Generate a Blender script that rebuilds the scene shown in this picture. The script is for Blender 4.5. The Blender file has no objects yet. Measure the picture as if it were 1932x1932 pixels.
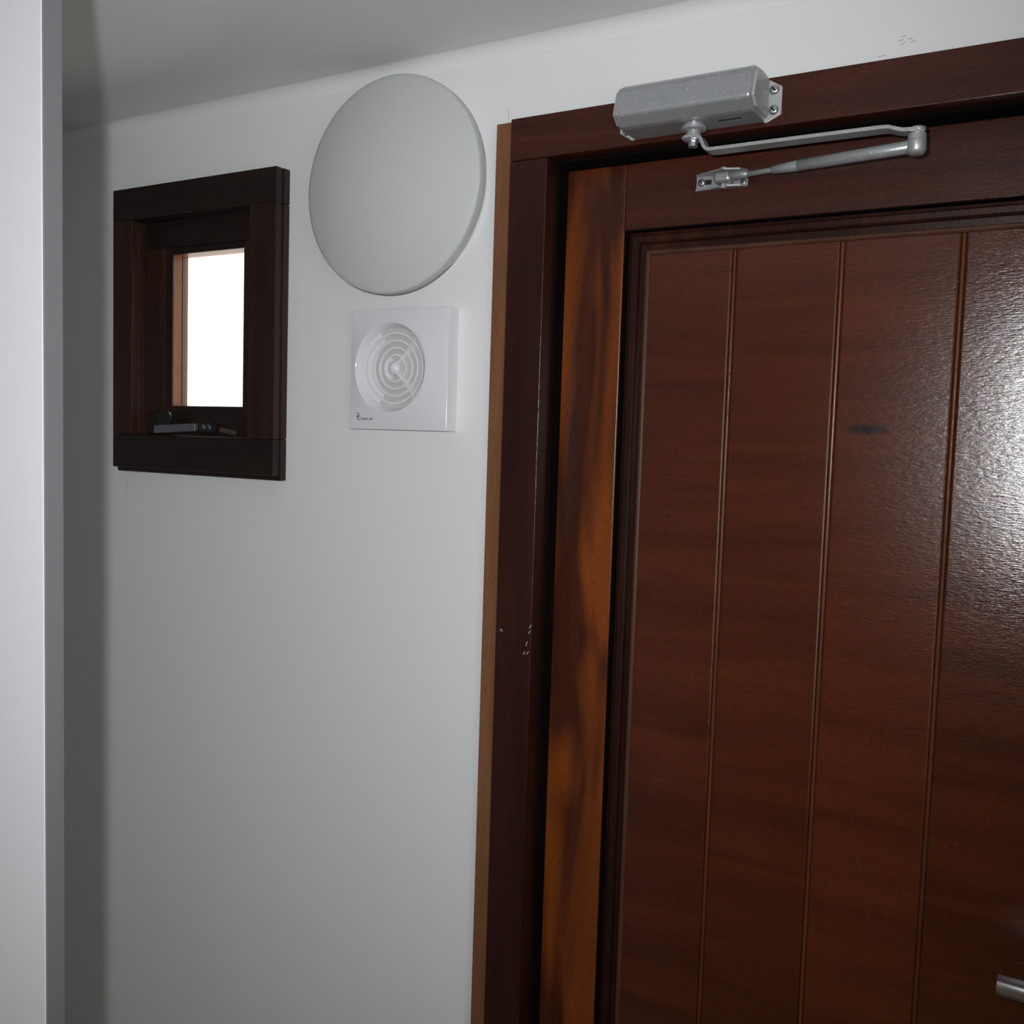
import bpy, bmesh, math, random
from mathutils import Vector, Matrix

# ------------------------------------------------------------------ camera, sky, flash, exposure
SC = bpy.context.scene
COL = SC.collection
H = 1.585                     # height of the reference level above the floor
CAM = Vector((1.09078, -1.05424, 0.06513 + H))
YAW, PITCH, ROLL, FPX = -0.5291, -0.07433, 0.03151, 1836.84


def camera_axes():
    f = Vector((math.sin(YAW) * math.cos(PITCH), math.cos(YAW) * math.cos(PITCH), math.sin(PITCH)))
    r = f.cross(Vector((0, 0, 1))).normalized()
    u = r.cross(f)
    c, s = math.cos(ROLL), math.sin(ROLL)
    return f, c * r + s * u, -s * r + c * u


FWD, RIGHT, UP = camera_axes()
cam_data = bpy.data.cameras.new('camera')
cam_data.sensor_width = 36.0
cam_data.sensor_fit = 'HORIZONTAL'
cam_data.lens = FPX / 1932 * 36.0
cam_data.clip_start = 0.02
cam = bpy.data.objects.new('camera', cam_data)
COL.objects.link(cam)
rot = Matrix((RIGHT, UP, -FWD)).transposed()
cam.matrix_world = Matrix.Translation(CAM) @ rot.to_4x4()
SC.camera = cam

world = bpy.data.worlds.new('overcast_sky')
SC.world = world
world.use_nodes = True
bg = world.node_tree.nodes['Background']
bg.inputs['Color'].default_value = (1.0, 0.92, 0.81, 1)
bg.inputs['Strength'].default_value = 2.6

# the flash of the camera, a few centimetres to the upper left of the lens
fl = bpy.data.lights.new('camera_flash', 'SPOT')
fl.energy = 34.0
fl.color = (0.955, 0.98, 1.0)
fl.shadow_soft_size = 0.008
fl.spot_size = math.radians(118)
fl.spot_blend = 1.0
flash = bpy.data.objects.new('camera_flash', fl)
COL.objects.link(flash)
flash.location = CAM - 0.052 * RIGHT + 0.045 * UP
aim = (FWD - 0.11 * RIGHT + 0.06 * UP).normalized()
flash.rotation_euler = aim.to_track_quat('-Z', 'Y').to_euler()

SC.view_settings.view_transform = 'Standard'
SC.view_settings.look = 'None'
SC.view_settings.gamma = 1.0
SC.view_settings.exposure = 0.0
SC.view_settings.use_curve_mapping = False


# ------------------------------------------------------------------ materials
def new_mat(name):
    m = bpy.data.materials.new(name)
    m.use_nodes = True
    nt = m.node_tree
    b = nt.nodes['Principled BSDF']
    return m, nt, b


def N(nt, typ, **kw):
    n = nt.nodes.new(typ)
    for k, v in kw.items():
        setattr(n, k, v)
    return n


def ramp(nt, fac, stops):
    r = N(nt, 'ShaderNodeValToRGB')
    els = r.color_ramp.elements
    while len(els) < len(stops):
        els.new(0.5)
    for e, (p, c) in zip(els, stops):
        e.position = p
        e.color = (*c, 1) if len(c) == 3 else c
    nt.links.new(fac, r.inputs['Fac'])
    return r.outputs['Color']


def coords(nt, scale, shift=True):
    tc = N(nt, 'ShaderNodeTexCoord')
    src = tc.outputs['Object']
    if shift:
        oi = N(nt, 'ShaderNodeObjectInfo')
        mul = N(nt, 'ShaderNodeVectorMath', operation='MULTIPLY_ADD')
        comb = N(nt, 'ShaderNodeCombineXYZ')
        for i in range(3):
            nt.links.new(oi.outputs['Random'], comb.inputs[i])
        nt.links.new(comb.outputs[0], mul.inputs[0])
        mul.inputs[1].default_value = (7.3, 11.1, 5.7)
        nt.links.new(src, mul.inputs[2])
        src = mul.outputs[0]
    mp = N(nt, 'ShaderNodeMapping')
    mp.inputs['Scale'].default_value = scale
    nt.links.new(src, mp.inputs['Vector'])
    return mp.outputs['Vector']


def noise(nt, vec, scale, detail=4, rough=0.55, dist=0.0):
    n = N(nt, 'ShaderNodeTexNoise')
    n.inputs['Scale'].default_value = scale
    n.inputs['Detail'].default_value = detail
    n.inputs['Roughness'].default_value = rough
    n.inputs['Distortion'].default_value = dist
    nt.links.new(vec, n.inputs['Vector'])
    return n.outputs['Fac']


def mixc(nt, fac, a, b, mode='MIX'):
    m = N(nt, 'ShaderNodeMix', data_type='RGBA', blend_type=mode)
    if isinstance(fac, (int, float)):
        m.inputs[0].default_value = fac
    else:
        nt.links.new(fac, m.inputs[0])
    for sock, v in ((m.inputs[6], a), (m.inputs[7], b)):
        if isinstance(v, tuple):
            sock.default_value = (*v, 1)
        else:
            nt.links.new(v, sock)
    return m.outputs[2]


def wood(name, axis, dark, mid, light, rough=0.34, peel=0.35, flame=None, coat=0.0, fleck=0.25, knot=None, spec=0.35, pores=0.55):
    """varnished timber, grain along x ('x') or z ('z')"""
    m, nt, b = new_mat(name)
    def sc(al, ac):
        return (al, ac, ac) if axis == 'x' else (ac, ac, al)
    big = noise(nt, coords(nt, sc(2.2, 26)), 1.0, 5, 0.6, 0.6)
    col = ramp(nt, big, [(0.30, dark), (0.52, mid), (0.75, light)])
    if flame:
        fl_ = noise(nt, coords(nt, sc(3.2, 17)), 1.0, 2, 0.5, 0.4)
        col = mixc(nt, ramp(nt, fl_, [(0.42, (0, 0, 0)), (0.60, (1, 1, 1))]), col, flame)
    pore_v = coords(nt, sc(130, 900))
    pore = noise(nt, pore_v, 1.0, 2, 0.6)
    pm = N(nt, 'ShaderNodeMath', operation='MULTIPLY')
    nt.links.new(ramp(nt, pore, [(0.33, (1, 1, 1)), (0.45, (0, 0, 0))]), pm.inputs[0])
    pm.inputs[1].default_value = pores
    col = mixc(nt, pm.outputs[0], col,
               tuple(0.45 * c for c in dark))
    if fleck:
        fk = noise(nt, coords(nt, sc(170, 800)), 1.0, 1, 0.5)
        f2 = N(nt, 'ShaderNodeMath', operation='MULTIPLY')
        nt.links.new(ramp(nt, fk, [(0.62, (0, 0, 0)), (0.72, (1, 1, 1))]), f2.inputs[0])
        f2.inputs[1].default_value = fleck
        col = mixc(nt, f2.outputs[0], col, tuple(min(1, 2.6 * c) for c in light))
    if knot:
        tc = N(nt, 'ShaderNodeTexCoord')
        mp = N(nt, 'ShaderNodeMapping')
        mp.vector_type = 'POINT'
        mp.inputs['Location'].default_value = (-knot[0] / 0.030, 0, -knot[1] / 0.0085)
        mp.inputs['Scale'].default_value = (1 / 0.030, 0, 1 / 0.0085)
        nt.links.new(tc.outputs['Object'], mp.inputs['Vector'])
        ln = N(nt, 'ShaderNodeVectorMath', operation='LENGTH')
        nt.links.new(mp.outputs[0], ln.inputs[0])
        col = mixc(nt, ramp(nt, ln.outputs['Value'], [(0.25, (1, 1, 1)), (0.95, (0, 0, 0))]), col, (0.006, 0.004, 0.004))
    nt.links.new(col, b.inputs['Base Color'])
    b.inputs['Roughness'].default_value = rough
    b.inputs['Specular IOR Level'].default_value = spec
    b.inputs['Coat Weight'].default_value = coat
    b.inputs['Coat Roughness'].default_value = 0.12
    pl = noise(nt, coords(nt, (90, 240, 240) if axis == 'x' else (240, 240, 110)), 1.0, 3, 0.6)
    add = N(nt, 'ShaderNodeMath', operation='ADD')
    nt.links.new(pl, add.inputs[0])
    nt.links.new(pore, add.inputs[1])
    bp = N(nt, 'ShaderNodeBump')
    bp.inputs['Strength'].default_value = peel
    bp.inputs['Distance'].default_value = 0.0015
    nt.links.new(add.outputs[0], bp.inputs['Height'])
    nt.links.new(bp.outputs['Normal'], b.inputs['Normal'])
    nt.links.new(bp.outputs['Normal'], b.inputs['Coat Normal'])
    return m


def plain(name, col, rough=0.5, metal=0.0, spec=0.5, bump=None, var=0.0, coat=0.0):
    m, nt, b = new_mat(name)
    v = noise(nt, coords(nt, (1, 1, 1)), 3.0 if not bump else bump[0] * 0.2, 3)
    lo = tuple(c * (1 - var) for c in col)
    hi = tuple(min(1, c * (1 + var)) for c in col)
    nt.links.new(ramp(nt, v, [(0.3, lo), (0.7, hi)]), b.inputs['Base Color'])
    b.inputs['Roughness'].default_value = rough
    b.inputs['Metallic'].default_value = metal
    b.inputs['Specular IOR Level'].default_value = spec
    b.inputs['Coat Weight'].default_value = coat
    if bump:
        h = noise(nt, coords(nt, (1, 1, 1)), bump[0], 3)
        bp = N(nt, 'ShaderNodeBump')
        bp.inputs['Strength'].default_value = bump[1]
        bp.inputs['Distance'].default_value = 0.001
        nt.links.new(h, bp.inputs['Height'])
        nt.links.new(bp.outputs['Normal'], b.inputs['Normal'])
    return m


def silver_paint(name):
    m, nt, b = new_mat(name)
    v = coords(nt, (1, 1, 1))
    base = ramp(nt, noise(nt, v, 60, 3), [(0.3, (0.39, 0.405, 0.42)), (0.7, (0.425, 0.44, 0.455))])
    vo = N(nt, 'ShaderNodeTexVoronoi')
    vo.inputs['Scale'].default_value = 640
    nt.links.new(v, vo.inputs['Vector'])
    sp = ramp(nt, vo.outputs['Color'], [(0.74, (0, 0, 0)), (0.88, (1, 1, 1))])
    near = ramp(nt, vo.outputs['Distance'], [(0.25, (1, 1, 1)), (0.4, (0, 0, 0))])
    spk = mixc(nt, 1.0, sp, near, 'MULTIPLY')
    nt.links.new(mixc(nt, spk, base, (0.95, 0.95, 1.0)), b.inputs['Base Color'])
    b.inputs['Metallic'].default_value = 0.5
    b.inputs['Roughness'].default_value = 0.36
    bp = N(nt, 'ShaderNodeBump')
    bp.inputs['Strength'].default_value = 0.15
    bp.inputs['Distance'].default_value = 0.0006
    nt.links.new(noise(nt, v, 700, 2), bp.inputs['Height'])
    nt.links.new(bp.outputs['Normal'], b.inputs['Normal'])
    return m


def wall_paint(name, col):
    m, nt, b = new_mat(name)
    v = coords(nt, (1, 1, 1), False)
    c = ramp(nt, noise(nt, v, 2.3, 5, 0.6), [(0.3, tuple(0.975 * x for x in col)), (0.7, col)])
    nt.links.new(c, b.inputs['Base Color'])
    b.inputs['Roughness'].default_value = 0.55
    b.inputs['Specular IOR Level'].default_value = 0.3
    bp = N(nt, 'ShaderNodeBump')
    bp.inputs['Strength'].default_value = 0.05
    bp.inputs['Distance'].default_value = 0.002
    nt.links.new(noise(nt, v, 60, 3), bp.inputs['Height'])
    nt.links.new(bp.outputs['Normal'], b.inputs['Normal'])
    return m


def glass(name):
    m = bpy.data.materials.new(name)
    m.use_nodes = True
    nt = m.node_tree
    nt.nodes.remove(nt.nodes['Principled BSDF'])
    out = nt.nodes['Material Output']
    t = N(nt, 'ShaderNodeBsdfTransparent')
    t.inputs['Color'].default_value = (0.96, 0.98, 0.97, 1)
    g = N(nt, 'ShaderNodeBsdfGlossy')
    g.inputs['Roughness'].default_value = 0.02
    fr = N(nt, 'ShaderNodeLayerWeight')
    fr.inputs['Blend'].default_value = 0.12
    mx = N(nt, 'ShaderNodeMixShader')
    nt.links.new(fr.outputs[0], mx.inputs[0])
    nt.links.new(t.outputs[0], mx.inputs[1])
    nt.links.new(g.outputs[0], mx.inputs[2])
    nt.links.new(mx.outputs[0], out.inputs['Surface'])
    return m


DK, MD, LT = (0.026, 0.0058, 0.0034), (0.047, 0.0105, 0.0052), (0.075, 0.0185, 0.0078)
M = {}
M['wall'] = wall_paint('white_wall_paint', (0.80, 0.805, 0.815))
M['rear'] = wall_paint('brown_wall_paint', (0.26, 0.19, 0.13))
M['ceiling'] = wall_paint('white_ceiling_paint', (0.72, 0.725, 0.735))
M['floor'] = plain('brown_floor', (0.46, 0.33, 0.21), 0.4, var=0.2)
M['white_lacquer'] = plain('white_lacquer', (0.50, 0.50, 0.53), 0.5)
M['edge'] = plain('grey_edge_band', (0.125, 0.128, 0.134), 0.5, spec=0.3)
PK = dict(rough=0.20, peel=0.15, fleck=0.22, spec=0.72, pores=0.3)
M['plank'] = wood('mahogany_plank', 'x', (0.044, 0.0090, 0.0036), (0.066, 0.0138, 0.0050), (0.092, 0.0200, 0.0066), **PK)
M['plank_knot'] = wood('mahogany_plank_with_knot', 'x', (0.056, 0.0115, 0.0042), (0.080, 0.0168, 0.0058), (0.102, 0.0222, 0.0072), knot=(0.0, 0.0), **PK)
M['rail'] = wood('mahogany_rail', 'x', DK, MD, LT, rough=0.33, peel=0.14, fleck=0.25)
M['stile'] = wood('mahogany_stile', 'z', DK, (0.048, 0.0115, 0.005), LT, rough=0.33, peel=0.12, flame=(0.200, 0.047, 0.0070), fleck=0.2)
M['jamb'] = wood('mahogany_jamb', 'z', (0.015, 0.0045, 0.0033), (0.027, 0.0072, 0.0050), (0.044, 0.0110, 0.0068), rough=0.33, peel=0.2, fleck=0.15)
M['ridge'] = wood('brown_ridge', 'z', (0.055, 0.022, 0.014), (0.080, 0.033, 0.022), (0.100, 0.042, 0.028), rough=0.28, peel=0.06, fleck=0.05)
M['mould'] = wood('mahogany_moulding', 'z', (0.012, 0.0045, 0.003), (0.024, 0.0070, 0.0045), (0.055, 0.014, 0.007), rough=0.25, peel=0.08, fleck=0.05)
M['bead'] = wood('lighter_groove_bead', 'z', (0.075, 0.021, 0.008), (0.115, 0.033, 0.012), (0.145, 0.043, 0.016), rough=0.3, peel=0.1, fleck=0.1)
M['raw'] = wood('bare_brown_timber', 'z', (0.120, 0.048, 0.020), (0.190, 0.080, 0.034), (0.235, 0.108, 0.050), rough=0.55, peel=0.25, fleck=0.0, pores=0.4)
M['win_h'] = wood('dark_window_timber_level', 'x', (0.010, 0.0065, 0.0055), (0.016, 0.0095, 0.0075), (0.026, 0.013, 0.010), rough=0.36, peel=0.2, fleck=0.08)
M['win_v'] = wood('dark_window_timber_upright', 'z', (0.015, 0.0075, 0.006), (0.030, 0.012, 0.0085), (0.055, 0.018, 0.011), rough=0.34, peel=0.2, fleck=0.08)
M['win_daylit'] = wood('daylit_window_timber', 'z', (0.10, 0.028, 0.012), (0.16, 0.046, 0.02), (0.22, 0.07, 0.03), rough=0.4, peel=0.2, fleck=0.05)  # same timber, daylight on the reveal put into a brighter red colour
M['silver'] = silver_paint('speckled_silver_paint')
M['steel'] = plain('bright_steel', (0.55, 0.55, 0.57), 0.3, metal=0.9, var=0.08)
M['zinc'] = plain('zinc_plate', (0.40, 0.40, 0.415), 0.40, metal=0.6, var=0.08)
M['gunmetal'] = plain('grey_gunmetal', (0.085, 0.092, 0.102), 0.4, metal=0.3, var=0.05)
M['worn'] = wood('worn_window_timber', 'x', (0.02, 0.012, 0.008), (0.09, 0.055, 0.035), (0.26, 0.18, 0.12), rough=0.6, peel=0.4, fleck=0.6)
M['plate'] = plain('grey_flange_paint', (0.46, 0.465, 0.48), 0.45, metal=0.25, var=0.04)
M['nickel'] = plain('satin_nickel', (0.50, 0.50, 0.52), 0.30, metal=0.9, var=0.05)
M['gap_shade'] = plain('painted_gap_shade', (0.0045, 0.0035, 0.003), 0.95, spec=0.05, var=0.2)  # near-black, stands in for shade in the door's reveals and grooves
M['black'] = plain('black_plastic', (0.010, 0.010, 0.011), 0.35, var=0.2)
M['opal'] = plain('opal_glass', (0.56, 0.575, 0.575), 0.5, spec=0.25, var=0.01)
M['lampbase'] = plain('white_lamp_base', (0.85, 0.85, 0.85), 0.35)
M['fan'] = plain('white_fan_plastic', (0.74, 0.745, 0.775), 0.13, spec=0.5, var=0.01)
M['fan_in'] = plain('ivory_fan_plastic', (0.55, 0.548, 0.532), 0.35, var=0.02)
M['print'] = plain('grey_print', (0.11, 0.11, 0.115), 0.6)
M['scuff'] = plain('pencil_mark', (0.42, 0.42, 0.44), 0.7)
M['fleck'] = plain('dried_paint_fleck', (0.45, 0.42, 0.40), 0.7)
M['glass'] = glass('clear_glass')


# ------------------------------------------------------------------ mesh helpers
def link(name, verts, faces, mat, parent=None, smooth=False, bevel=0.0, seg=2, mesh=None):
    """one mesh object; verts in room coordinates (z above the reference level)"""
    vs = [Vector((v[0], v[1], v[2] + H)) for v in verts]
    lo = Vector([min(v[i] for v in vs) for i in range(3)])
    hi = Vector([max(v[i] for v in vs) for i in range(3)])
    c = (lo + hi) / 2
    if mesh is None:
        mesh = bpy.data.meshes.new(name)
        mesh.from_pydata([tuple(v - c) for v in vs], [], faces)
        bm = bmesh.new()
        bm.from_mesh(mesh)
        bmesh.ops.remove_doubles(bm, verts=bm.verts, dist=1e-6)
        bmesh.ops.recalc_face_normals(bm, faces=bm.faces)
        bm.to_mesh(mesh)
        bm.free()
        if smooth:
            for p in mesh.polygons:
                p.use_smooth = True
        mesh.materials.append(mat)
    o = bpy.data.objects.new(name, mesh)
    COL.objects.link(o)
    pw = Vector((0, 0, 0))
    if parent is not None:
        o.parent = parent
        q = parent
        while q is not None:
            pw += q.location
            q = q.parent
    o.location = c - pw
    if bevel:
        md = o.modifiers.new('soft_edge', 'BEVEL')
        md.width = bevel
        md.segments = seg
        md.limit_method = 'ANGLE'
        md.angle_limit = math.radians(35)
    return o


BOXF = [(0, 1, 2, 3), (7, 6, 5, 4), (0, 4, 5, 1), (1, 5, 6, 2), (2, 6, 7, 3), (3, 7, 4, 0)]


def box_vf(x0, x1, y0, y1, z0, z1):
    return [(x0, y0, z0), (x1, y0, z0), (x1, y1, z0), (x0, y1, z0), (x0, y0, z1), (x1, y0, z1), (x1, y1, z1), (x0, y1, z1)], list(BOXF)


def box(name, x0, x1, y0, y1, z0, z1, mat, parent=None, bevel=0.0, seg=2):
    v, f = box_vf(x0, x1, y0, y1, z0, z1)
    return link(name, v, f, mat, parent, bevel=bevel, seg=seg)


def extrude(name, outline, axis, a, b, mat, parent=None, bevel=0.0, smooth=False, seg=2):
    """outline: list of 2-d points; axis 'x' -> (y,z), 'y' -> (x,z), 'z' -> (x,y)"""
    def P(p, t):
        return {'x': (t, p[0], p[1]), 'y': (p[0], t, p[1]), 'z': (p[0], p[1], t)}[axis]
    n = len(outline)
    v = [P(p, a) for p in outline] + [P(p, b) for p in outline]
    f = [tuple(range(n)), tuple(range(2 * n - 1, n - 1, -1))]
    f += [(i, (i + 1) % n, n + (i + 1) % n, n + i) for i in range(n)]
    return link(name, v, f, mat, parent, bevel=bevel, smooth=smooth, seg=seg)


def lathe_vf(center, axis, prof, n=32, close=False):
    """prof: list of (radius, distance along axis)"""
    ax = Vector(axis).normalized()
    a = ax.orthogonal().normalized()
    b = ax.cross(a)
    c = Vector(center)
    v, f = [], []
    for r, t in prof:
        for k in range(n):
            w = 2 * math.pi * k / n
            v.append(tuple(c + ax * t + (a * math.cos(w) + b * math.sin(w)) * max(r, 1e-5)))
    m = len(prof)
    for i in range(m - 1 + (1 if close else 0)):
        j = (i + 1) % m
        for k in range(n):
            l = (k + 1) % n
            f.append((i * n + k, i * n + l, j * n + l, j * n + k))
    return v, f


def lathe(name, center, axis, prof, mat, parent=None, n=32, smooth=True, close=False, bevel=0.0):
    v, f = lathe_vf(center, axis, prof, n, close)
    if not close:
        m = len(prof)
        f.append(tuple(range(n)))
        f.append(tuple(range((m - 1) * n, m * n)))
    o = link(name, v, f, mat, parent, smooth=smooth, bevel=bevel)
    if smooth:
        md = o.modifiers.new('crease', 'EDGE_SPLIT')
        md.split_angle = math.radians(38)
    return o


def empty(name, loc):
    o = bpy.data.objects.new(name, None)
    COL.objects.link(o)
    o.empty_display_size = 0.05
    o.location = (loc[0], loc[1], loc[2] + H)
    return o


def tag(o, label=None, cat=None, kind=None, group=None):
    if label:
        o['label'] = label
    if cat:
        o['category'] = cat
    if kind:
        o['kind'] = kind
    if group:
        o['group'] = group
    return o


def bar(name, p0, p1, r0, r1, mat, parent, n=20, flat=1.0):
    """tapered round bar between two points; flat < 1 squashes it vertically"""
    p0, p1 = Vector(p0), Vector(p1)
    ax = (p1 - p0).normalized()
    up = Vector((0, 0, 1))
    s = ax.cross(up).normalized()
    u = s.cross(ax)
    v, f = [], []
    L = (p1 - p0).length
    for t, r in ((0, r0 * 0.7), (0.0015, r0), (L - 0.0015, r1), (L, r1 * 0.7)):
        for k in range(n):
            w = 2 * math.pi * k / n
            v.append(tuple(p0 + ax * t + s * math.cos(w) * r + u * math.sin(w) * r * flat))
    for i in range(3):
        for k in range(n):
            l = (k + 1) % n
            f.append((i * n + k, i * n + l, (i + 1) * n + l, (i + 1) * n + k))
    f += [tuple(range(n)), tuple(range(3 * n, 4 * n))]
    return link(name, v, f, mat, parent, smooth=True)


def wall_with_holes(name, xs, zs, holes, y0, y1, mat):
    """wall panel in the xz plane between y0 and y1 with rectangular holes"""
    v, f = [], []
    idx = {}
    def V(x, y, z):
        k = (round(x, 5), round(y, 5), round(z, 5))
        if k not in idx:
            idx[k] = len(v)
            v.append((x, y, z))
        return idx[k]
    def solid(i, j):
        if i < 0 or j < 0 or i >= len(xs) - 1 or j >= len(zs) - 1:
            return False
        cx, cz = (xs[i] + xs[i + 1]) / 2, (zs[j] + zs[j + 1]) / 2
        return not any(h[0] < cx < h[1] and h[2] < cz < h[3] for h in holes)
    for i in range(len(xs) - 1):
        for j in range(len(zs) - 1):
            if not solid(i, j):
                continue
            xa, xb, za, zb = xs[i], xs[i + 1], zs[j], zs[j + 1]
            f.append((V(xa, y0, za), V(xb, y0, za), V(xb, y0, zb), V(xa, y0, zb)))
            f.append((V(xa, y1, zb), V(xb, y1, zb), V(xb, y1, za), V(xa, y1, za)))
            for (di, dj, e) in ((-1, 0, ((xa, za), (xa, zb))), (1, 0, ((xb, za), (xb, zb))), (0, -1, ((xa, za), (xb, za))), (0, 1, ((xa, zb), (xb, zb)))):
                if not solid(i + di, j + dj):
                    (p, q) = e
                    f.append((V(p[0], y0, p[1]), V(q[0], y0, q[1]), V(q[0], y1, q[1]), V(p[0], y1, p[1])))
    return link(name, v, f, mat)


# ------------------------------------------------------------------ the room
CEIL, FLO = 0.548, -H
XL, XR, YB = -0.75, 1.95, -2.30
WIN = (-0.222, 0.048, 0.045, 0.397)
DOR = (0.490, 1.228, FLO, 0.425)
wall_back = wall_with_holes('wall_back', [XL - 0.06, WIN[0], WIN[1], DOR[0], DOR[1], XR + 0.06],
                            [FLO - 0.05, FLO, WIN[2], WIN[3], DOR[3], CEIL + 0.05], [WIN, DOR], 0.0, 0.062, M['wall'])
tag(wall_back, 'white painted wall holding the window, lamp, fan and wooden door', kind='structure')
tag(box('wall_left', XL - 0.06, XL, YB, 0.0, FLO, CEIL, M['wall']), 'white wall hidden behind the open white door', kind='structure')
W2 = (-1.95, -0.95, -0.55, 0.40)              # added unseen window in the right wall for fill daylight (y0, y1, z0, z1)
wr, wf = [], []
for q in ((YB, W2[0], FLO, CEIL), (W2[1], 0.0, FLO, CEIL), (W2[0], W2[1], FLO, W2[2]), (W2[0], W2[1], W2[3], CEIL)):
    bv, bf = box_vf(XR, XR + 0.06, q[0], q[1], q[2], q[3])
    wf += [tuple(len(wr) + i for i in ff) for ff in bf]
    wr += bv
tag(link('wall_right', wr, wf, M['wall']), 'white wall to the right of the wooden door', kind='structure')
w2 = empty('fill_window', (XR, (W2[0] + W2[1]) / 2, W2[2]))
tag(w2, 'added unseen window in the right wall for fill daylight', kind='structure')
for q in ((W2[0], W2[0] + 0.05, W2[2], W2[3]), (W2[1] - 0.05, W2[1], W2[2], W2[3])):
    box('window_stile', XR, XR + 0.05, q[0], q[1], q[2], q[3], M['white_lacquer'], w2)
for q in ((W2[2], W2[2] + 0.05), (W2[3] - 0.05, W2[3])):
    box('window_rail', XR, XR + 0.05, W2[0] + 0.05, W2[1] - 0.05, q[0], q[1], M['white_lacquer'], w2)
box('pane', XR + 0.02, XR + 0.024, W2[0] + 0.05, W2[1] - 0.05, W2[2] + 0.05, W2[3] - 0.05, M['glass'], w2)
tag(box('wall_rear', XL - 0.06, XR + 0.06, YB - 0.06, YB, FLO, CEIL, M['rear']), 'brown panelled wall behind the viewer', kind='structure')
tag(box('wall_partition', XL, -0.06, YB, -0.715, FLO, CEIL, M['wall']), 'white partition that carries the open white door', kind='structure')
tag(box('ceiling', XL - 0.06, XR + 0.06, YB - 0.06, 0.0, CEIL, CEIL + 0.06, M['ceiling']), 'plain white ceiling above the lamp and door', kind='structure')
tag(box('floor', XL - 0.06, XR + 0.06, YB - 0.06, 0.062, FLO - 0.06, FLO, M['floor']), 'brown floor of the small hall', kind='structure')


RC = 0.018
cove = [(-0.0002, CEIL - 0.0002)] + [(-RC + (RC - 0.0003) * math.cos(a), CEIL - RC + (RC - 0.0003) * math.sin(a)) for a in [k * math.pi / 24 for k in range(13)]]
tag(extrude('trim_2', cove, 'x', XL, XR, M['wall'], None, smooth=True), 'soft plastered cove between back wall and ceiling', kind='structure').modifiers.new('crease', 'EDGE_SPLIT')


def mark(name, pts, w, mat, parent, y, t=0.0004):
    """a thin stroke lying on an xz face at depth y"""
    (x0, z0), (x1, z1) = pts
    d = Vector((x1 - x0, z1 - z0)).normalized() * w / 2
    n = (-d.y, d.x)
    o = [(x0 + n[0], z0 + n[1]), (x1 + n[0], z1 + n[1]), (x1 - n[0], z1 - n[1]), (x0 - n[0], z0 - n[1])]
    return extrude(name, o, 'y', y, y - t, mat, parent)


for p in [((0.9035, 0.4735), (0.9085, 0.4742)), ((0.9065, 0.4768), (0.9105, 0.4775)), ((0.9120, 0.4745), (0.9170, 0.4733)),
          ((0.9050, 0.4695), (0.9105, 0.4712)), ((0.9150, 0.4700), (0.9200, 0.4712)), ((0.8850, 0.4610), (0.8920, 0.4620))]:
    mark('pencil_mark', p, 0.0006, M['scuff'], wall_back, 0.0)
mark('hairline_crack', ((0.4525, 0.453), (0.4515, 0.470)), 0.0007, M['scuff'], wall_back, 0.0)
mark('hairline_crack', ((-0.2575, -0.012), (-0.258, -0.046)), 0.0006, M['scuff'], wall_back, 0.0)

# ------------------------------------------------------------------ frame of the wooden door
YF, YLEAF = -0.020, 0.030
JL, JR = 0.5190, 1.2000         # inner faces of the two jambs
frame = empty('trim_1', (0.445, 0.0, FLO))
tag(frame, 'dark mahogany frame around the wooden door with a bare edge strip', kind='structure')
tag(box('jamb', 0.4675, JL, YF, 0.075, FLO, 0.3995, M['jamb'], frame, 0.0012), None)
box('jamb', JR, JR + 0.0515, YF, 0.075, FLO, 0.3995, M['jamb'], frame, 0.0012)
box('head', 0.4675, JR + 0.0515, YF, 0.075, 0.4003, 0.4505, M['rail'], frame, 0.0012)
# stop rebate behind the leaf; black strips in front paint in the reveal's shade
box('stop', JL - 0.020, JL + 0.012, 0.0747, 0.0900, FLO, 0.3995, M['jamb'], frame)
box('stop', JR - 0.012, JR + 0.020, 0.0747, 0.0900, FLO, 0.3995, M['jamb'], frame)
box('stop', JL - 0.020, JR + 0.020, 0.0747, 0.0900, 0.380, 0.4400, M['rail'], frame)
box('shade_strip', JL, JL + 0.0035, 0.0080, 0.0297, FLO + 0.006, 0.3990, M['gap_shade'], frame)
box('shade_strip', JR - 0.0035, JR, 0.0080, 0.0297, FLO + 0.006, 0.3990, M['gap_shade'], frame)
box('shade_strip', JL, JR, 0.0000, 0.0297, 0.3960, 0.4003, M['gap_shade'], frame)
box('threshold', JL, JR, -0.02, 0.087, FLO, FLO + 0.0055, M['rail'], frame)
s1 = box('edge_strip', 0.4440, 0.4672, -0.0145, 0.0, FLO, 0.4490, M['raw'], frame, 0.0008)
tag(s1, 'lighter bare timber strip along the frame')
s2 = box('edge_strip', JR + 0.0518, JR + 0.0750, -0.0145, 0.0, FLO, 0.4490, M['raw'], frame, 0.0008)
tag(s2, 'lighter bare timber strip along the frame')
random.seed(4)
for (x, z, l) in [(0.5160, -0.1655, 0.005), (0.5150, -0.1720, 0.004), (0.5120, -0.1880, 0.006), (0.5085, -0.1990, 0.004),
                  (0.5130, -0.1985, 0.005), (0.4745, -0.1740, 0.003), (0.4775, -0.1748, 0.003)]:
    a = random.uniform(-0.6, 0.6) + 1.4
    mark('paint_fleck', ((x, z), (x + l * math.cos(a), z + l * math.sin(a))), 0.0009, M['fleck'], frame, YF)

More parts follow.
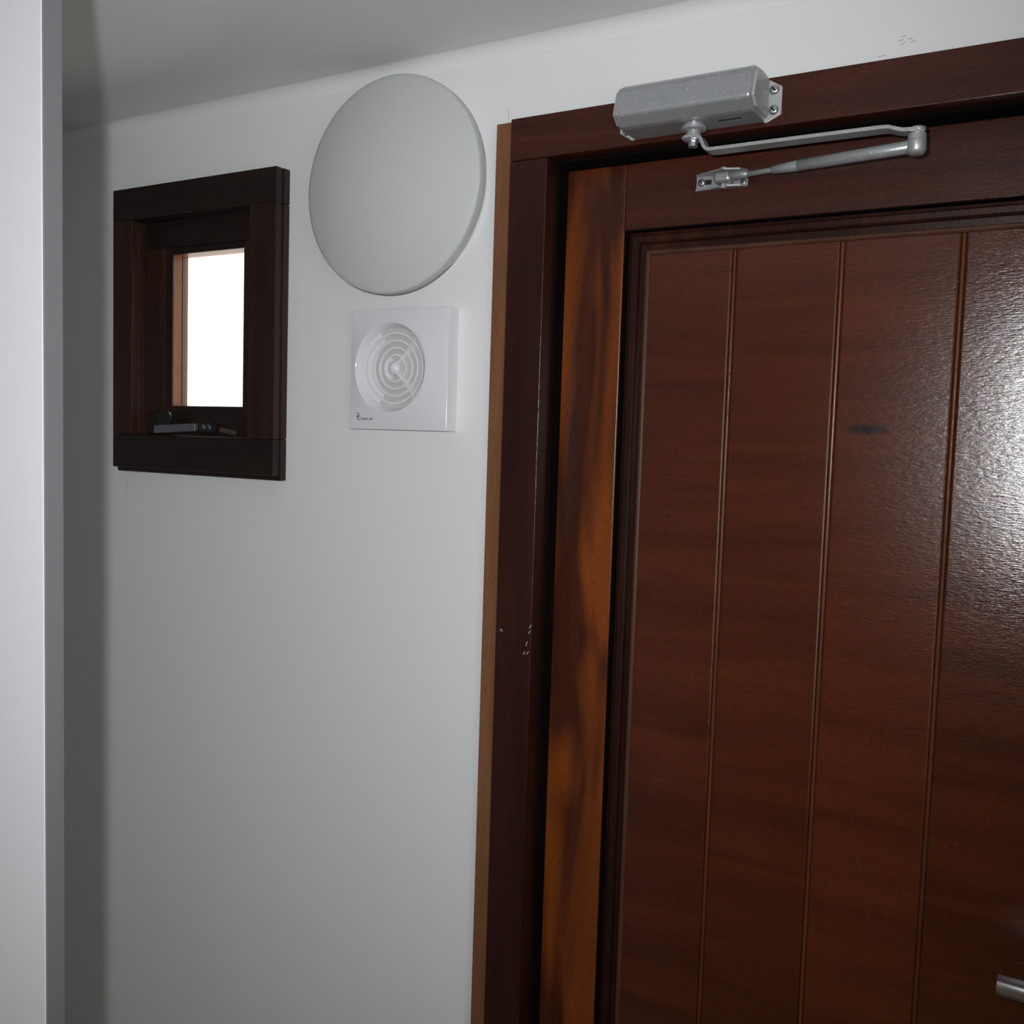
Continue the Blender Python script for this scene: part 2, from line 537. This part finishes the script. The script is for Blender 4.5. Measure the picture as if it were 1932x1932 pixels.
# ------------------------------------------------------------------ the wooden door leaf
door = empty('door_1', (JL + 0.002, YLEAF, FLO + 0.006))
tag(door, 'dark red mahogany door with upright planks inside a moulded frame', kind='structure')
LX0, LX1 = JL + 0.0020, JR - 0.0020
LT_, LB = 0.3950, FLO + 0.006
OX0, OX1, OZ1, OZ0 = 0.6000, 1.1180, 0.3177, -1.40
YB2 = YLEAF + 0.044
box('stile', LX0, OX0 - 0.0004, YLEAF, YB2, LB, LT_, M['stile'], door, 0.0012)
box('stile', OX1 + 0.0004, LX1, YLEAF, YB2, LB, LT_, M['stile'], door, 0.0012)
box('top_rail', OX0, OX1, YLEAF, YB2, OZ1, LT_, M['rail'], door, 0.0012)
box('bottom_rail', OX0, OX1, YLEAF, YB2, LB, OZ0, M['rail'], door, 0.0012)
# moulding: profile (distance from the opening edge, depth)
MP_BEAD = [(0.0, 0.0440), (0.0040, 0.0440), (0.0046, 0.0418), (0.0062, 0.0410), (0.0120, 0.0414), (0.0140, 0.0432), (0.0146, 0.0485), (0.0216, 0.0490)]
MP_RIDGE = [(0.0216, 0.0490), (0.0222, 0.0452), (0.0236, 0.0440), (0.0258, 0.0440), (0.0276, 0.0452), (0.0286, 0.0485)]


def moulding(side, MP, name, mat):
    v, f = [], []
    n = len(MP)
    for end in (0, 1):
        for s, d in MP + [(MP[-1][0], 0.055), (MP[0][0], 0.055)]:
            y = d
            if side == 'left':
                v.append((OX0 + s, y, (OZ1 - s) if end else (OZ0 + s)))
            elif side == 'right':
                v.append((OX1 - s, y, (OZ1 - s) if end else (OZ0 + s)))
            elif side == 'top':
                v.append(((OX1 - s) if end else (OX0 + s), y, OZ1 - s))
            else:
                v.append(((OX1 - s) if end else (OX0 + s), y, OZ0 + s))
    k = n + 2
    f = [(i, (i + 1) % k, k + (i + 1) % k, k + i) for i in range(k)] + [tuple(range(k)), tuple(range(2 * k - 1, k - 1, -1))]
    return link(name, v, f, mat, door)


for s in ('left', 'right', 'top', 'bottom'):
    moulding(s, MP_BEAD, 'moulding', M['mould'])
    moulding(s, MP_RIDGE, 'inner_ridge', M['ridge'])
box('groove_shade', OX0, OX0 + 0.0012, YLEAF + 0.0012, 0.0450, OZ0, OZ1, M['gap_shade'], door)  # black strips painting in the shade between opening edge and moulding
box('groove_shade', OX1 - 0.0012, OX1, YLEAF + 0.0012, 0.0450, OZ0, OZ1, M['gap_shade'], door)
box('groove_shade', OX0, OX1, YLEAF + 0.0012, 0.0450, OZ1 - 0.0012, OZ1, M['gap_shade'], door)
YP = 0.0470
PX = [0.6270, 0.7307, 0.8503, 0.9705, 1.0910]


def plank(x0, x1, mat, first, last):
    """board with rounded nosing at each groove, a small bead runs in the groove"""
    g = 0.0022
    a, b = x0 + (0 if first else g), x1 - (0 if last else g)
    o = [(a, YP + 0.014)]
    if not first:
        o += [(a, YP + 0.0030), (a + 0.0010, YP + 0.0008), (a + 0.0026, YP)]
    else:
        o += [(a, YP)]
    if not last:
        o += [(b - 0.0026, YP), (b - 0.0010, YP + 0.0008), (b, YP + 0.0030)]
    else:
        o += [(b, YP)]
    o += [(b, YP + 0.014)]
    return o


for i in range(4):
    o = plank(PX[i], PX[i + 1], None, i == 0, i == 3)
    zc = 0.0875 if i == 2 else None
    mt = M['plank_knot'] if i == 2 else M['plank']
    p = extrude('plank', o, 'z', OZ0 + 0.027, OZ1 - 0.027, mt, door)
    if i < 3:
        x = PX[i + 1]
        prof = [(x + 0.0021 * math.cos(a), YP + 0.0026 - 0.0021 * math.sin(a)) for a in [k * math.pi / 8 for k in range(9)]]
        extrude('groove_bead', prof + [(x - 0.0021, YP + 0.012), (x + 0.0021, YP + 0.012)], 'z', OZ0 + 0.027, OZ1 - 0.027, M['bead'], door, smooth=False)
    if i == 2:
        knot_x = 0.8872 - (o[0][0] + o[-1][0]) / 2
        knot_z = 0.0875 - (OZ0 + OZ1) / 2
        for nd in mt.node_tree.nodes:
            if nd.type == 'MAPPING' and abs(nd.inputs['Scale'].default_value[1]) < 1e-6:
                nd.inputs['Location'].default_value = (-knot_x / 0.030, 0, -knot_z / 0.0085)

# lever handle of the door
hd = lathe('lever_handle', (1.162, YLEAF, -0.452), (0, -1, 0), [(0.024, 0.0), (0.026, 0.001), (0.026, 0.007), (0.024, 0.009), (0.011, 0.0095), (0.0095, 0.012), (0.0095, 0.052)], M['nickel'], door)
tag(hd, 'satin steel lever handle')
lp = [(-0.0130, -0.4420), (-0.0255, -0.4420), (-0.0275, -0.4428), (-0.0290, -0.4455), (-0.0294, -0.4490), (-0.0285, -0.4530), (-0.0262, -0.4568), (-0.0225, -0.4598), (-0.0180, -0.4615), (-0.0130, -0.4620)]
lvr = extrude('lever', lp, 'x', 1.0500, 1.1720, M['nickel'], hd, 0.0005, smooth=True)
lvr.modifiers.new('crease', 'EDGE_SPLIT').split_angle = math.radians(40)

# ------------------------------------------------------------------ overhead door closer
clo = empty('door_closer', (0.705, YF, 0.405))
tag(clo, 'silver speckled overhead door closer with folding arm above the wooden door', 'door closer')
for tab in ([(0.7780, 0.4040), (0.7815, 0.4040), (0.7960, 0.4110), (0.7960, 0.4390), (0.7815, 0.4475), (0.7780, 0.4475)],
            [(0.6340, 0.4058), (0.6285, 0.4045), (0.6135, 0.4140), (0.6135, 0.4390), (0.6290, 0.4475), (0.6340, 0.4475)]):
    extrude('mounting_tab', tab, 'y', YF, YF - 0.0030, M['plate'], clo, 0.0006)
prof = [(-0.0203, 0.4500), (-0.0600, 0.4505), (-0.0690, 0.4455), (-0.0730, 0.4400), (-0.0792, 0.4200), (-0.0800, 0.4168), (-0.0795, 0.4145), (-0.0780, 0.4128),
        (-0.0655, 0.4058), (-0.0600, 0.4048), (-0.0203, 0.4048)]
bd = extrude('body', prof, 'x', 0.6310, 0.7800, M['silver'], clo, 0.0028, seg=3)
cap = [(-0.0250, 0.4470), (-0.0600, 0.4475), (-0.0680, 0.4425), (-0.0755, 0.4170), (-0.0640, 0.4085), (-0.0250, 0.4080)]
extrude('end_cap', cap, 'x', 0.7795, 0.7830, M['plate'], clo, 0.0012)
extrude('end_cap', cap, 'x', 0.6280, 0.6315, M['plate'], clo, 0.0012)
box('seam', 0.738, 0.762, -0.0482, -0.0468, 0.4040, 0.4049, M['black'], clo)


def screw(x, y, z, r, parent, axis=(0, -1, 0), mat=None):
    s = lathe('screw', (x, y, z), axis, [(r, 0.0), (r, r * 0.25), (r * 0.82, r * 0.5), (r * 0.45, r * 0.66), (0.0, r * 0.7)], mat or M['steel'], parent, n=20)
    ax = Vector(axis)
    u = Vector((0, 0, 1)) if abs(ax.z) < 0.5 else Vector((0, 1, 0))
    w = ax.cross(u)
    c = Vector((x, y, z)) + ax * r * 0.60
    vs, fs = [], []
    for d, e in ((u, w), (w, u)):
        d = (d * 0.8 + e * 0.6).normalized()
        e2 = ax.cross(d)
        base = len(vs)
        for k in (-1, 1):
            for (i, j) in ((-1, -1), (1, -1), (1, 1), (-1, 1)):
                vs.append(tuple(c + d * i * r * 0.55 + e2 * j * r * 0.10 + ax * (k * r * 0.08 + r * 0.04)))
        fs += [tuple(base + q for q in ff) for ff in BOXF]
    link('cross_slot', vs, fs, M['black'], s)
    return s


for (x, z) in [(0.7882, 0.4360), (0.7882, 0.4155), (0.6225, 0.4360), (0.6225, 0.4155)]:
    screw(x, YF - 0.0030, z, 0.0052, clo)
AX, AY = 0.7097, -0.0450
lathe('spindle', (AX, AY, 0.4050), (0, 0, -1), [(0.0105, 0.0), (0.0105, 0.0025), (0.0135, 0.0028), (0.0138, 0.0060), (0.0125, 0.0068), (0.0075, 0.0072), (0.0075, 0.0110), (0.0085, 0.0115), (0.0085, 0.0125)], M['silver'], clo)
lathe('spindle_nut', (AX, AY, 0.3892), (0, 0, -1), [(0.0078, 0.0), (0.0078, 0.0022), (0.0052, 0.0024), (0.0052, 0.0075), (0.0042, 0.0082)], M['steel'], clo, n=8)


def flat_arm(name, path, w0, th, mat, parent):
    """flat bar: path of (x, z, y_mid, half width), thickness th in the xz plane"""
    v, f = [], []
    m = len(path)
    for i, (x, z, ym, hw) in enumerate(path):
        a = path[max(0, i - 1)]
        b = path[min(m - 1, i + 1)]
        t = Vector((b[0] - a[0], b[1] - a[1])).normalized()
        nx, nz = -t.y * th / 2, t.x * th / 2
        v += [(x + nx, ym - hw, z + nz), (x + nx, ym + hw, z + nz), (x - nx, ym + hw, z - nz), (x - nx, ym - hw, z - nz)]
    for i in range(m - 1):
        for k in range(4):
            l = (k + 1) % 4
            f.append((i * 4 + k, i * 4 + l, i * 4 + 4 + l, i * 4 + 4 + k))
    f += [(0, 1, 2, 3), (4 * m - 1, 4 * m - 2, 4 * m - 3, 4 * m - 4)]
    return link(name, v, f, mat, parent, bevel=0.0007)


P = [(0.6985, 0.3907), (0.7030, 0.3912), (0.7090, 0.3914), (0.7150, 0.3908), (0.7185, 0.3893), (0.7205, 0.3868), (0.7220, 0.3835), (0.7240, 0.3792), (0.7262, 0.3765),
     (0.7295, 0.3752), (0.7360, 0.3751), (0.8000, 0.3752), (0.9000, 0.3752), (0.9080, 0.3747), (0.9150, 0.3722), (0.9210, 0.3705), (0.9280, 0.3700), (0.9340, 0.3698), (0.9400, 0.3697)]
ext = []
for i, (x, z) in enumerate(P):
    hw = 0.0095 if x < 0.92 else (0.0090 if x < 0.93 else (0.0078 if x < 0.938 else 0.0045))
    if i == 0:
        hw = 0.0065
    ext.append((x, z, -0.0440, hw))
flat_arm('main_arm', ext, 0.02, 0.0038, M['silver'], clo)
bar('arm_rivet', (0.7435, -0.0400, 0.3735), (0.7435, -0.0400, 0.3680), 0.0040, 0.0038, M['zinc'], clo)
EX, EY = 0.9335, -0.0440
lathe('elbow_joint', (EX, EY, 0.3735), (0, 0, -1), [(0.0055, 0.0), (0.0075, 0.0008), (0.0078, 0.0030), (0.0065, 0.0060), (0.0085, 0.0066), (0.0085, 0.0120), (0.0078, 0.0126), (0.0088, 0.0132), (0.0090, 0.0220), (0.0072, 0.0250), (0.0045, 0.0262)], M['silver'], clo)
E0 = Vector((EX - 0.002, EY, 0.3560))
E1 = Vector((0.7500, 0.0110, 0.3625))
d = E1 - E0
bar('arm_sleeve', E0, E0 + d * 0.66, 0.0062, 0.0060, M['silver'], clo, flat=1.0)
bar('arm_sleeve_tip', E0 + d * 0.62, E0 + d * 0.82, 0.0060, 0.0046, M['silver'], clo)
bar('arm_rod', E0 + d * 0.80, E1, 0.0030, 0.0030, M['zinc'], clo)
# shoe on the door
sh = box('arm_shoe', 0.6880, 0.7480, 0.0285, YLEAF, 0.3560, 0.3705, M['zinc'], clo, 0.0004)
tag(sh, 'zinc bracket screwed to the door')
extrude('shoe_flange', [(0.6880, 0.0300), (0.6880, 0.0270), (0.7080, 0.0170), (0.7250, 0.0110), (0.7420, 0.0170), (0.7480, 0.0270), (0.7480, 0.0300)], 'z', 0.3705, 0.3725, M['zinc'], sh)
extrude('shoe_flange', [(0.6880, 0.0300), (0.6880, 0.0265), (0.7080, 0.0230), (0.7250, 0.0180), (0.7420, 0.0220), (0.7480, 0.0265), (0.7480, 0.0300)], 'z', 0.3540, 0.3560, M['zinc'], sh)
box('slot', 0.6980, 0.7060, 0.0280, 0.0290, 0.3605, 0.3660, M['black'], sh, 0.0004)
screw(0.6945, 0.0285, 0.3632, 0.0046, sh)
screw(0.7430, 0.0285, 0.3590, 0.0035, sh)
box('pivot_block', 0.7130, 0.7350, 0.0090, 0.0260, 0.3565, 0.3700, M['zinc'], sh, 0.0050, 4)
bar('fork', (0.7310, 0.0150, 0.3645), (0.7540, 0.0100, 0.3625), 0.0060, 0.0042, M['zinc'], sh)
lathe('pivot_pin', (0.7230, 0.0190, 0.3755), (0, 0, -1), [(0.0030, 0.0), (0.0045, 0.0010), (0.0045, 0.0030), (0.0030, 0.0032), (0.0030, 0.0205), (0.0042, 0.0208), (0.0042, 0.0232), (0.0028, 0.0240)], M['zinc'], sh)

# ------------------------------------------------------------------ round wall lamp
lamp = empty('wall_lamp', (0.306, 0.0, 0.383))
tag(lamp, 'round opal glass wall lamp, unlit, above the white fan', 'lamp')
R = 0.1365
lathe('lamp_base', (0.306, 0.0, 0.383), (0, -1, 0), [(0.1150, 0.0), (0.1180, 0.002), (0.1200, 0.030), (0.1180, 0.034)], M['lampbase'], lamp, n=96)
dome = [(0.1180, 0.0330), (0.1300, 0.0335), (R - 0.0012, 0.0340), (R, 0.0355), (R, 0.0450), (R - 0.0006, 0.0468), (R - 0.0024, 0.0482)]
for k in range(1, 25):
    t = 1 - k / 24
    dome.append(((R - 0.0024) * t, 0.0482 + 0.023 * (1 - t ** 2.1)))
lathe('glass_shade', (0.306, 0.0, 0.383), (0, -1, 0), dome, M['opal'], lamp, n=128)

# ------------------------------------------------------------------ extractor fan
FX0, FX1, FZ0, FZ1 = 0.2285, 0.3865, 0.0730, 0.2310
FCX, FCZ, FR = 0.2960, 0.1543, 0.0588
fan = empty('extractor_fan', ((FX0 + FX1) / 2, 0.0, FZ0))
tag(fan, 'square white plastic extractor fan with round grille below the lamp', 'fan')


def fan_y(x, z):
    u = (x - (FX0 + FX1) / 2) / (FX1 - FX0) * 2
    w = (z - (FZ0 + FZ1) / 2) / (FZ1 - FZ0) * 2
    return -(0.0225 + 0.0075 * (1 - abs(u) ** 2.4) * (1 - abs(w) ** 2.4))


def square_pt(a):
    c, s = math.cos(a), math.sin(a)
    tx = ((FX1 - FCX) / c) if c > 1e-9 else (((FX0 - FCX) / c) if c < -1e-9 else 1e9)
    tz = ((FZ1 - FCZ) / s) if s > 1e-9 else (((FZ0 - FCZ) / s) if s < -1e-9 else 1e9)
    t = min(tx, tz)
    return FCX + c * t, FCZ + s * t


angs = sorted(set([2 * math.pi * k / 144 for k in range(144)] +
                  [math.atan2(z - FCZ, x - FCX) % (2 * math.pi) for x in (FX0, FX1) for z in (FZ0, FZ1)]))
n = len(angs)
v, f = [], []
ROWS = 14
for a in angs:
    v.append((FCX + (FR - 0.0065) * math.cos(a), -0.0085, FCZ + (FR - 0.0065) * math.sin(a)))
for a in angs:
    v.append((FCX + (FR - 0.0012) * math.cos(a), fan_y(FCX + FR * math.cos(a), FCZ + FR * math.sin(a)) + 0.0008, FCZ + (FR - 0.0012) * math.sin(a)))
for r_ in range(ROWS + 1):
    t = r_ / ROWS
    for a in angs:
        x0, z0 = FCX + FR * math.cos(a), FCZ + FR * math.sin(a)
        x1, z1 = square_pt(a)
        x, z = x0 + (x1 - x0) * t, z0 + (z1 - z0) * t
        v.append((x, fan_y(x, z), z))
for a in angs:
    x1, z1 = square_pt(a)
    v.append((x1, 0.0, z1))
rows = ROWS + 4
for i in range(rows - 1):
    for k in range(n):
        l = (k + 1) % n
        f.append((i * n + k, i * n + l, (i + 1) * n + l, (i + 1) * n + k))
cov = link('cover', v, f, M['fan'], fan, smooth=True)
md = cov.modifiers.new('soft_edge', 'BEVEL'); md.width = 0.0016; md.segments = 3; md.limit_method = 'ANGLE'; md.angle_limit = math.radians(50)
md = cov.modifiers.new('crease', 'EDGE_SPLIT'); md.split_angle = math.radians(40)

lathe('duct', (FCX, 0.0, FCZ), (0, -1, 0), [(0.0, 0.0020), (0.050, 0.0020), (0.0535, 0.0060), (0.0535, 0.0110)], M['fan_in'], fan, n=72)
for k in range(6):
    a = k * math.pi / 3 + 0.3
    vs = []
    for rr, w in ((0.012, 0.10), (0.046, 0.30)):
        for s in (-1, 1):
            for dy in (0.0, 0.0012):
                vs.append((FCX + rr * math.cos(a + s * w), -0.0050 - 0.0022 * s - dy, FCZ + rr * math.sin(a + s * w)))
    link('blade', vs, [(0, 2, 6, 4), (1, 5, 7, 3), (0, 4, 5, 1), (2, 3, 7, 6), (0, 1, 3, 2), (4, 6, 7, 5)], M['fan_in'], fan)


def grille_y(r):
    """front of the grille: a shallow dish that rises to a cone at the hub"""
    t = r / 0.054
    return 0.0185 - 0.0045 * math.sin(min(1, t) * math.pi) - 0.001 * t


for rr in (0.0165, 0.0260, 0.0355, 0.0450):
    y = grille_y(rr)
    lathe('grille_ring', (FCX, 0.0, FCZ), (0, -1, 0), [(rr - 0.0026, y - 0.0105), (rr - 0.0002, y - 0.0003), (rr + 0.0010, y), (rr + 0.0022, y - 0.0005), (rr + 0.0002, y - 0.0105)],
          M['fan'], fan, n=72, close=True)
for a in (math.radians(48), math.radians(-48)):
    c, s = math.cos(a), math.sin(a)
    vs, fs = [], []
    hw = 0.0024
    for rr in (0.006, 0.020, 0.036, 0.0540):
        y = grille_y(rr) + 0.0004
        for q, yy in ((-hw, -(y - 0.005)), (-hw * 0.7, -y), (hw * 0.7, -y), (hw, -(y - 0.005))):
            vs.append((FCX + rr * c - q * s, yy, FCZ + rr * s + q * c))
    for i in range(3):
        for k in range(4):
            l = (k + 1) % 4
            fs.append((i * 4 + k, i * 4 + l, i * 4 + 4 + l, i * 4 + 4 + k))
    fs += [(0, 1, 2, 3), (15, 14, 13, 12)]
    link('grille_spoke', vs, fs, M['fan'], fan)
# solid sector of the dish on the left, behind the rings
vs, fs = [], []
NS, RSH = 24, [0.008, 0.020, 0.032, 0.043, 0.0535]
for k in range(NS + 1):
    a = math.radians(118 + 124 * k / NS)
    for dy in (0.0, 0.0012):
        for rr in RSH:
            vs.append((FCX + rr * math.cos(a), -(grille_y(rr) - 0.0035 - dy), FCZ + rr * math.sin(a)))
m5 = len(RSH)
for k in range(NS):
    o0, o1 = k * 2 * m5, (k + 1) * 2 * m5
    for j in range(m5 - 1):
        fs.append((o0 + j, o0 + j + 1, o1 + j + 1, o1 + j))
        fs.append((o0 + m5 + j, o1 + m5 + j, o1 + m5 + j + 1, o0 + m5 + j + 1))
    fs.append((o0, o1, o1 + m5, o0 + m5))
    fs.append((o0 + m5 - 1, o0 + 2 * m5 - 1, o1 + 2 * m5 - 1, o1 + m5 - 1))
for o0 in (0, NS * 2 * m5):
    for j in range(m5 - 1):
        fs.append((o0 + j, o0 + m5 + j, o0 + m5 + j + 1, o0 + j + 1))
link('grille_shell', vs, fs, M['fan'], fan, smooth=True).modifiers.new('crease', 'EDGE_SPLIT')
lathe('grille_hub', (FCX, 0.0, FCZ), (0, -1, 0), [(0.0080, 0.0110), (0.0092, 0.0150), (0.0080, 0.0180), (0.0050, 0.0205), (0.0020, 0.0216), (0.0, 0.0218)], M['fan'], fan, n=40)


def text_mesh(name, body, x, z, y, size, mat, parent, xs=1.0):
    cu = bpy.data.curves.new(name, 'FONT')
    cu.body = body
    cu.size = size
    cu.extrude = 0.0001
    cu.offset = 0.00005
    tmp = bpy.data.objects.new('tmp_text', cu)
    COL.objects.link(tmp)
    bpy.context.view_layer.update()
    me = bpy.data.meshes.new_from_object(tmp.evaluated_get(bpy.context.evaluated_depsgraph_get()))
    vs = [(x + q.co.x * xs, y - q.co.z, z + q.co.y) for q in me.vertices]
    fs = [tuple(pp.vertices) for pp in me.polygons]
    bpy.data.objects.remove(tmp)
    bpy.data.curves.remove(cu)
    bpy.data.meshes.remove(me)
    return link(name, vs, fs, mat, parent)


ty = fan_y(0.262, 0.0866) - 0.0003
tag(text_mesh('lettering', 'SILENT 100', 0.2505, 0.0852, ty - 0.0002, 0.0040, M['print'], fan, 0.95), 'small grey printed words')
# emblem: two interlocked rounded hooks


def hook(pts, w):
    vs, fs = [], []
    yy = fan_y(0.2437, 0.0895) - 0.0004
    for i, (x, z) in enumerate(pts):
        a = pts[max(0, i - 1)]; b = pts[min(len(pts) - 1, i + 1)]
        t = Vector((b[0] - a[0], b[1] - a[1])).normalized() * w / 2
        vs += [(x - t.y, yy, z + t.x), (x + t.y, yy, z - t.x), (x + t.y, yy + 0.0004, z - t.x), (x - t.y, yy + 0.0004, z + t.x)]
    for i in range(len(pts) - 1):
        for k in range(4):
            l = (k + 1) % 4
            fs.append((i * 4 + k, i * 4 + l, i * 4 + 4 + l, i * 4 + 4 + k))
    m4 = 4 * len(pts)
    fs += [(0, 1, 2, 3), (m4 - 1, m4 - 2, m4 - 3, m4 - 4)]
    return vs, fs


vs, fs = [], []
ex, ez = 0.2440, 0.0893
for pts, w in (([(ex - 0.0032, ez + 0.0045), (ex - 0.0005, ez + 0.0050), (ex + 0.0014, ez + 0.0030), (ex + 0.0008, ez + 0.0002), (ex - 0.0014, ez - 0.0008)], 0.0009),
               ([(ex - 0.0024, ez + 0.0018), (ex - 0.0018, ez - 0.0010), (ex - 0.0010, ez - 0.0034), (ex + 0.0012, ez - 0.0044), (ex + 0.0030, ez - 0.0026), (ex + 0.0026, ez + 0.0002)], 0.0008),
               ([(ex - 0.0028, ez - 0.0006), (ex - 0.0010, ez + 0.0008), (ex + 0.0004, ez + 0.0026)], 0.0011)):
    a, b = hook(pts, w)
    k = len(vs)
    vs += a
    fs += [tuple(k + q for q in ff) for ff in b]
tag(link('emblem', vs, fs, M['print'], fan), 'small grey printed emblem')

# ------------------------------------------------------------------ small window
win = empty('window_1', (-0.2570, 0.0, -0.0050))
tag(win, 'small square dark timber window with a single bright pane', kind='structure')
WX0, WX1, WZ0, WZ1 = -0.2580, 0.0905, 0.0022, 0.4365
IX0, IX1, IZ0, IZ1 = -0.2130, 0.0395, 0.0542, 0.3877
YW0, YW1 = -0.0260, -0.0125
# casing boards in front
cb = box('casing_board', WX0, WX1, YW0, YW1, IZ1, WZ1, M['win_h'], win, 0.0010)
box('casing_board', WX0, WX1, YW0, YW1, WZ0, IZ0, M['win_h'], win, 0.0010)
box('casing_board', WX0, IX0, YW0, YW1, IZ0 + 0.0003, IZ1 - 0.0003, M['win_v'], win, 0.0010)
box('casing_board', IX1, WX1, YW0, YW1, IZ0 + 0.0003, IZ1 - 0.0003, M['win_v'], win, 0.0010)
# backing frame between the casing and the wall
BX0, BX1, BZ0, BZ1 = -0.2640, 0.0925, -0.0050, 0.4365
box('backing_board', BX0, BX1, YW1, 0.0, IZ1 - 0.0005, BZ1, M['win_h'], win, 0.0015)
box('backing_board', BX0, BX1, YW1, 0.0, BZ0, IZ0 + 0.0005, M['win_h'], win, 0.0015)
box('backing_board', BX0, IX0 - 0.0005, YW1, 0.0, IZ0 + 0.0008, IZ1 - 0.0008, M['win_v'], win, 0.0015)
box('backing_board', IX1 + 0.0005, BX1, YW1, 0.0, IZ0 + 0.0008, IZ1 - 0.0008, M['win_v'], win, 0.0015)
# lining inside the wall
box('lining', IX0 - 0.008, IX0, -0.0005, 0.0600, IZ0 - 0.008, IZ1 + 0.008, M['win_v'], win)
box('lining', IX1, IX1 + 0.008, -0.0005, 0.0600, IZ0 - 0.008, IZ1 + 0.008, M['win_v'], win)
box('lining', IX0, IX1, -0.0005, 0.0600, IZ1, IZ1 + 0.008, M['win_h'], win)
box('lining', IX0, IX1, -0.0005, 0.0600, IZ0 - 0.008, IZ0, M['win_h'], win)
# sash
SY0, SY1 = 0.0030, 0.0400
GX0, GX1, GZ0, GZ1 = -0.1730, 0.0080, 0.0925, 0.3470
sash = box('sash_rail', IX0 + 0.0005, IX1 - 0.0005, SY0, SY1, IZ0 + 0.0005, GZ0, M['win_h'], win, 0.0008)
box('sash_rail', IX0 + 0.0005, IX1 - 0.0005, SY0, SY1, GZ1, IZ1 - 0.0005, M['win_h'], win, 0.0008)
box('sash_stile', IX0 + 0.0005, GX0, SY0, SY1, GZ0, GZ1, M['win_v'], win, 0.0008)
box('sash_stile', GX1, IX1 - 0.0005, SY0, SY1, GZ0, GZ1, M['win_v'], win, 0.0008)
# glazing beads
bx0, bx1, bz0, bz1 = -0.1600, -0.0060, 0.1015, 0.3365
BY0 = 0.0085
YM = 0.0110
box('glazing_bead', GX0, bx0, BY0, YM, GZ0, GZ1, M['win_v'], win, 0.0005)
box('glazing_bead', bx1, GX1, BY0, YM, GZ0, GZ1, M['win_v'], win, 0.0005)
box('glazing_bead', bx0, bx1, BY0, YM, bz1, GZ1, M['win_h'], win, 0.0005)
box('glazing_bead', bx0, bx1, BY0, YM, GZ0, bz0, M['win_h'], win, 0.0005)
box('rebate', GX0, bx0, YM, SY1 - 0.001, GZ0, GZ1, M['win_daylit'], win)
box('rebate', bx1, GX1, YM, SY1 - 0.001, GZ0, GZ1, M['win_daylit'], win)
box('rebate', bx0, bx1, YM, SY1 - 0.001, bz1, GZ1, M['win_daylit'], win)
box('rebate', bx0, bx1, YM, SY1 - 0.001, GZ0, bz0, M['win_daylit'], win)
pane = box('pane', bx0 - 0.002, bx1 + 0.002, 0.0230, 0.0265, bz0 - 0.002, bz1 + 0.002, M['glass'], win)
box('gasket', bx0, bx0 + 0.0012, 0.0275, 0.0330, bz0, bz1, M['black'], win)
# fastener on the bottom rail
fas = extrude('fastener', [(-0.0980, 0.0600), (-0.0580, 0.0600), (-0.0520, 0.0640), (-0.0500, 0.0690), (-0.0520, 0.0740), (-0.0580, 0.0770), (-0.0980, 0.0770)], 'y', SY0, SY0 - 0.0060, M['black'], win, 0.0015)
tag(fas, 'black and grey window fastener')
lv = []
for (x, y, z) in ((-0.1480, -0.0340, 0.0635), (-0.0880, -0.0060, 0.0685)):
    for (dy, dz) in ((-0.003, -0.0062), (0.003, -0.0062), (0.003, 0.0062), (-0.003, 0.0062)):
        lv.append((x, y + dy, z + dz))
link('lever', lv, list(BOXF), M['gunmetal'], fas, bevel=0.0012)
lathe('knob', (-0.1475, -0.0130, 0.0795), (0.15, -1, 0), [(0.0100, 0.0), (0.0135, 0.0012), (0.0140, 0.0050), (0.0125, 0.0075), (0.0060, 0.0085), (0.0, 0.0088)], M['black'], fas, n=40)
screw(-0.0760, SY0 - 0.0060, 0.0690, 0.0050, fas, mat=M['gunmetal'])
screw(-0.0640, SY0 - 0.0060, 0.0690, 0.0050, fas, mat=M['gunmetal'])
mark('worn_patch', ((-0.048, 0.0665), (-0.012, 0.0610)), 0.007, M['worn'], win, SY0)

# ------------------------------------------------------------------ white door standing open in front of the wall
wd = empty('door_2', (-0.06, -0.70, FLO + 0.006))
tag(wd, 'plain white panel door with a grey edge, standing open at the far left', kind='structure')
nrm = Vector((0.10, -0.995))                 # face normal, towards the viewer's side
tan = Vector((0.995, 0.10))                  # along the leaf towards its free edge
c0 = Vector((0.4855, -0.6466))               # free front corner
T, L = 0.0157, 0.540
e0 = c0 - tan * 0.0012
pts = [e0, e0 - nrm * T, e0 - nrm * T - tan * L, e0 - tan * L]
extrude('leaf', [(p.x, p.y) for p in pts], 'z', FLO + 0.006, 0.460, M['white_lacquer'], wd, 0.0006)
pts = [c0 - nrm * 0.0003, c0 - nrm * T, e0 - nrm * T, e0 - nrm * 0.0003]
tag(extrude('edge_band', [(p.x, p.y) for p in pts], 'z', FLO + 0.006, 0.460, M['edge'], wd, 0.0005), 'grey edge strip')
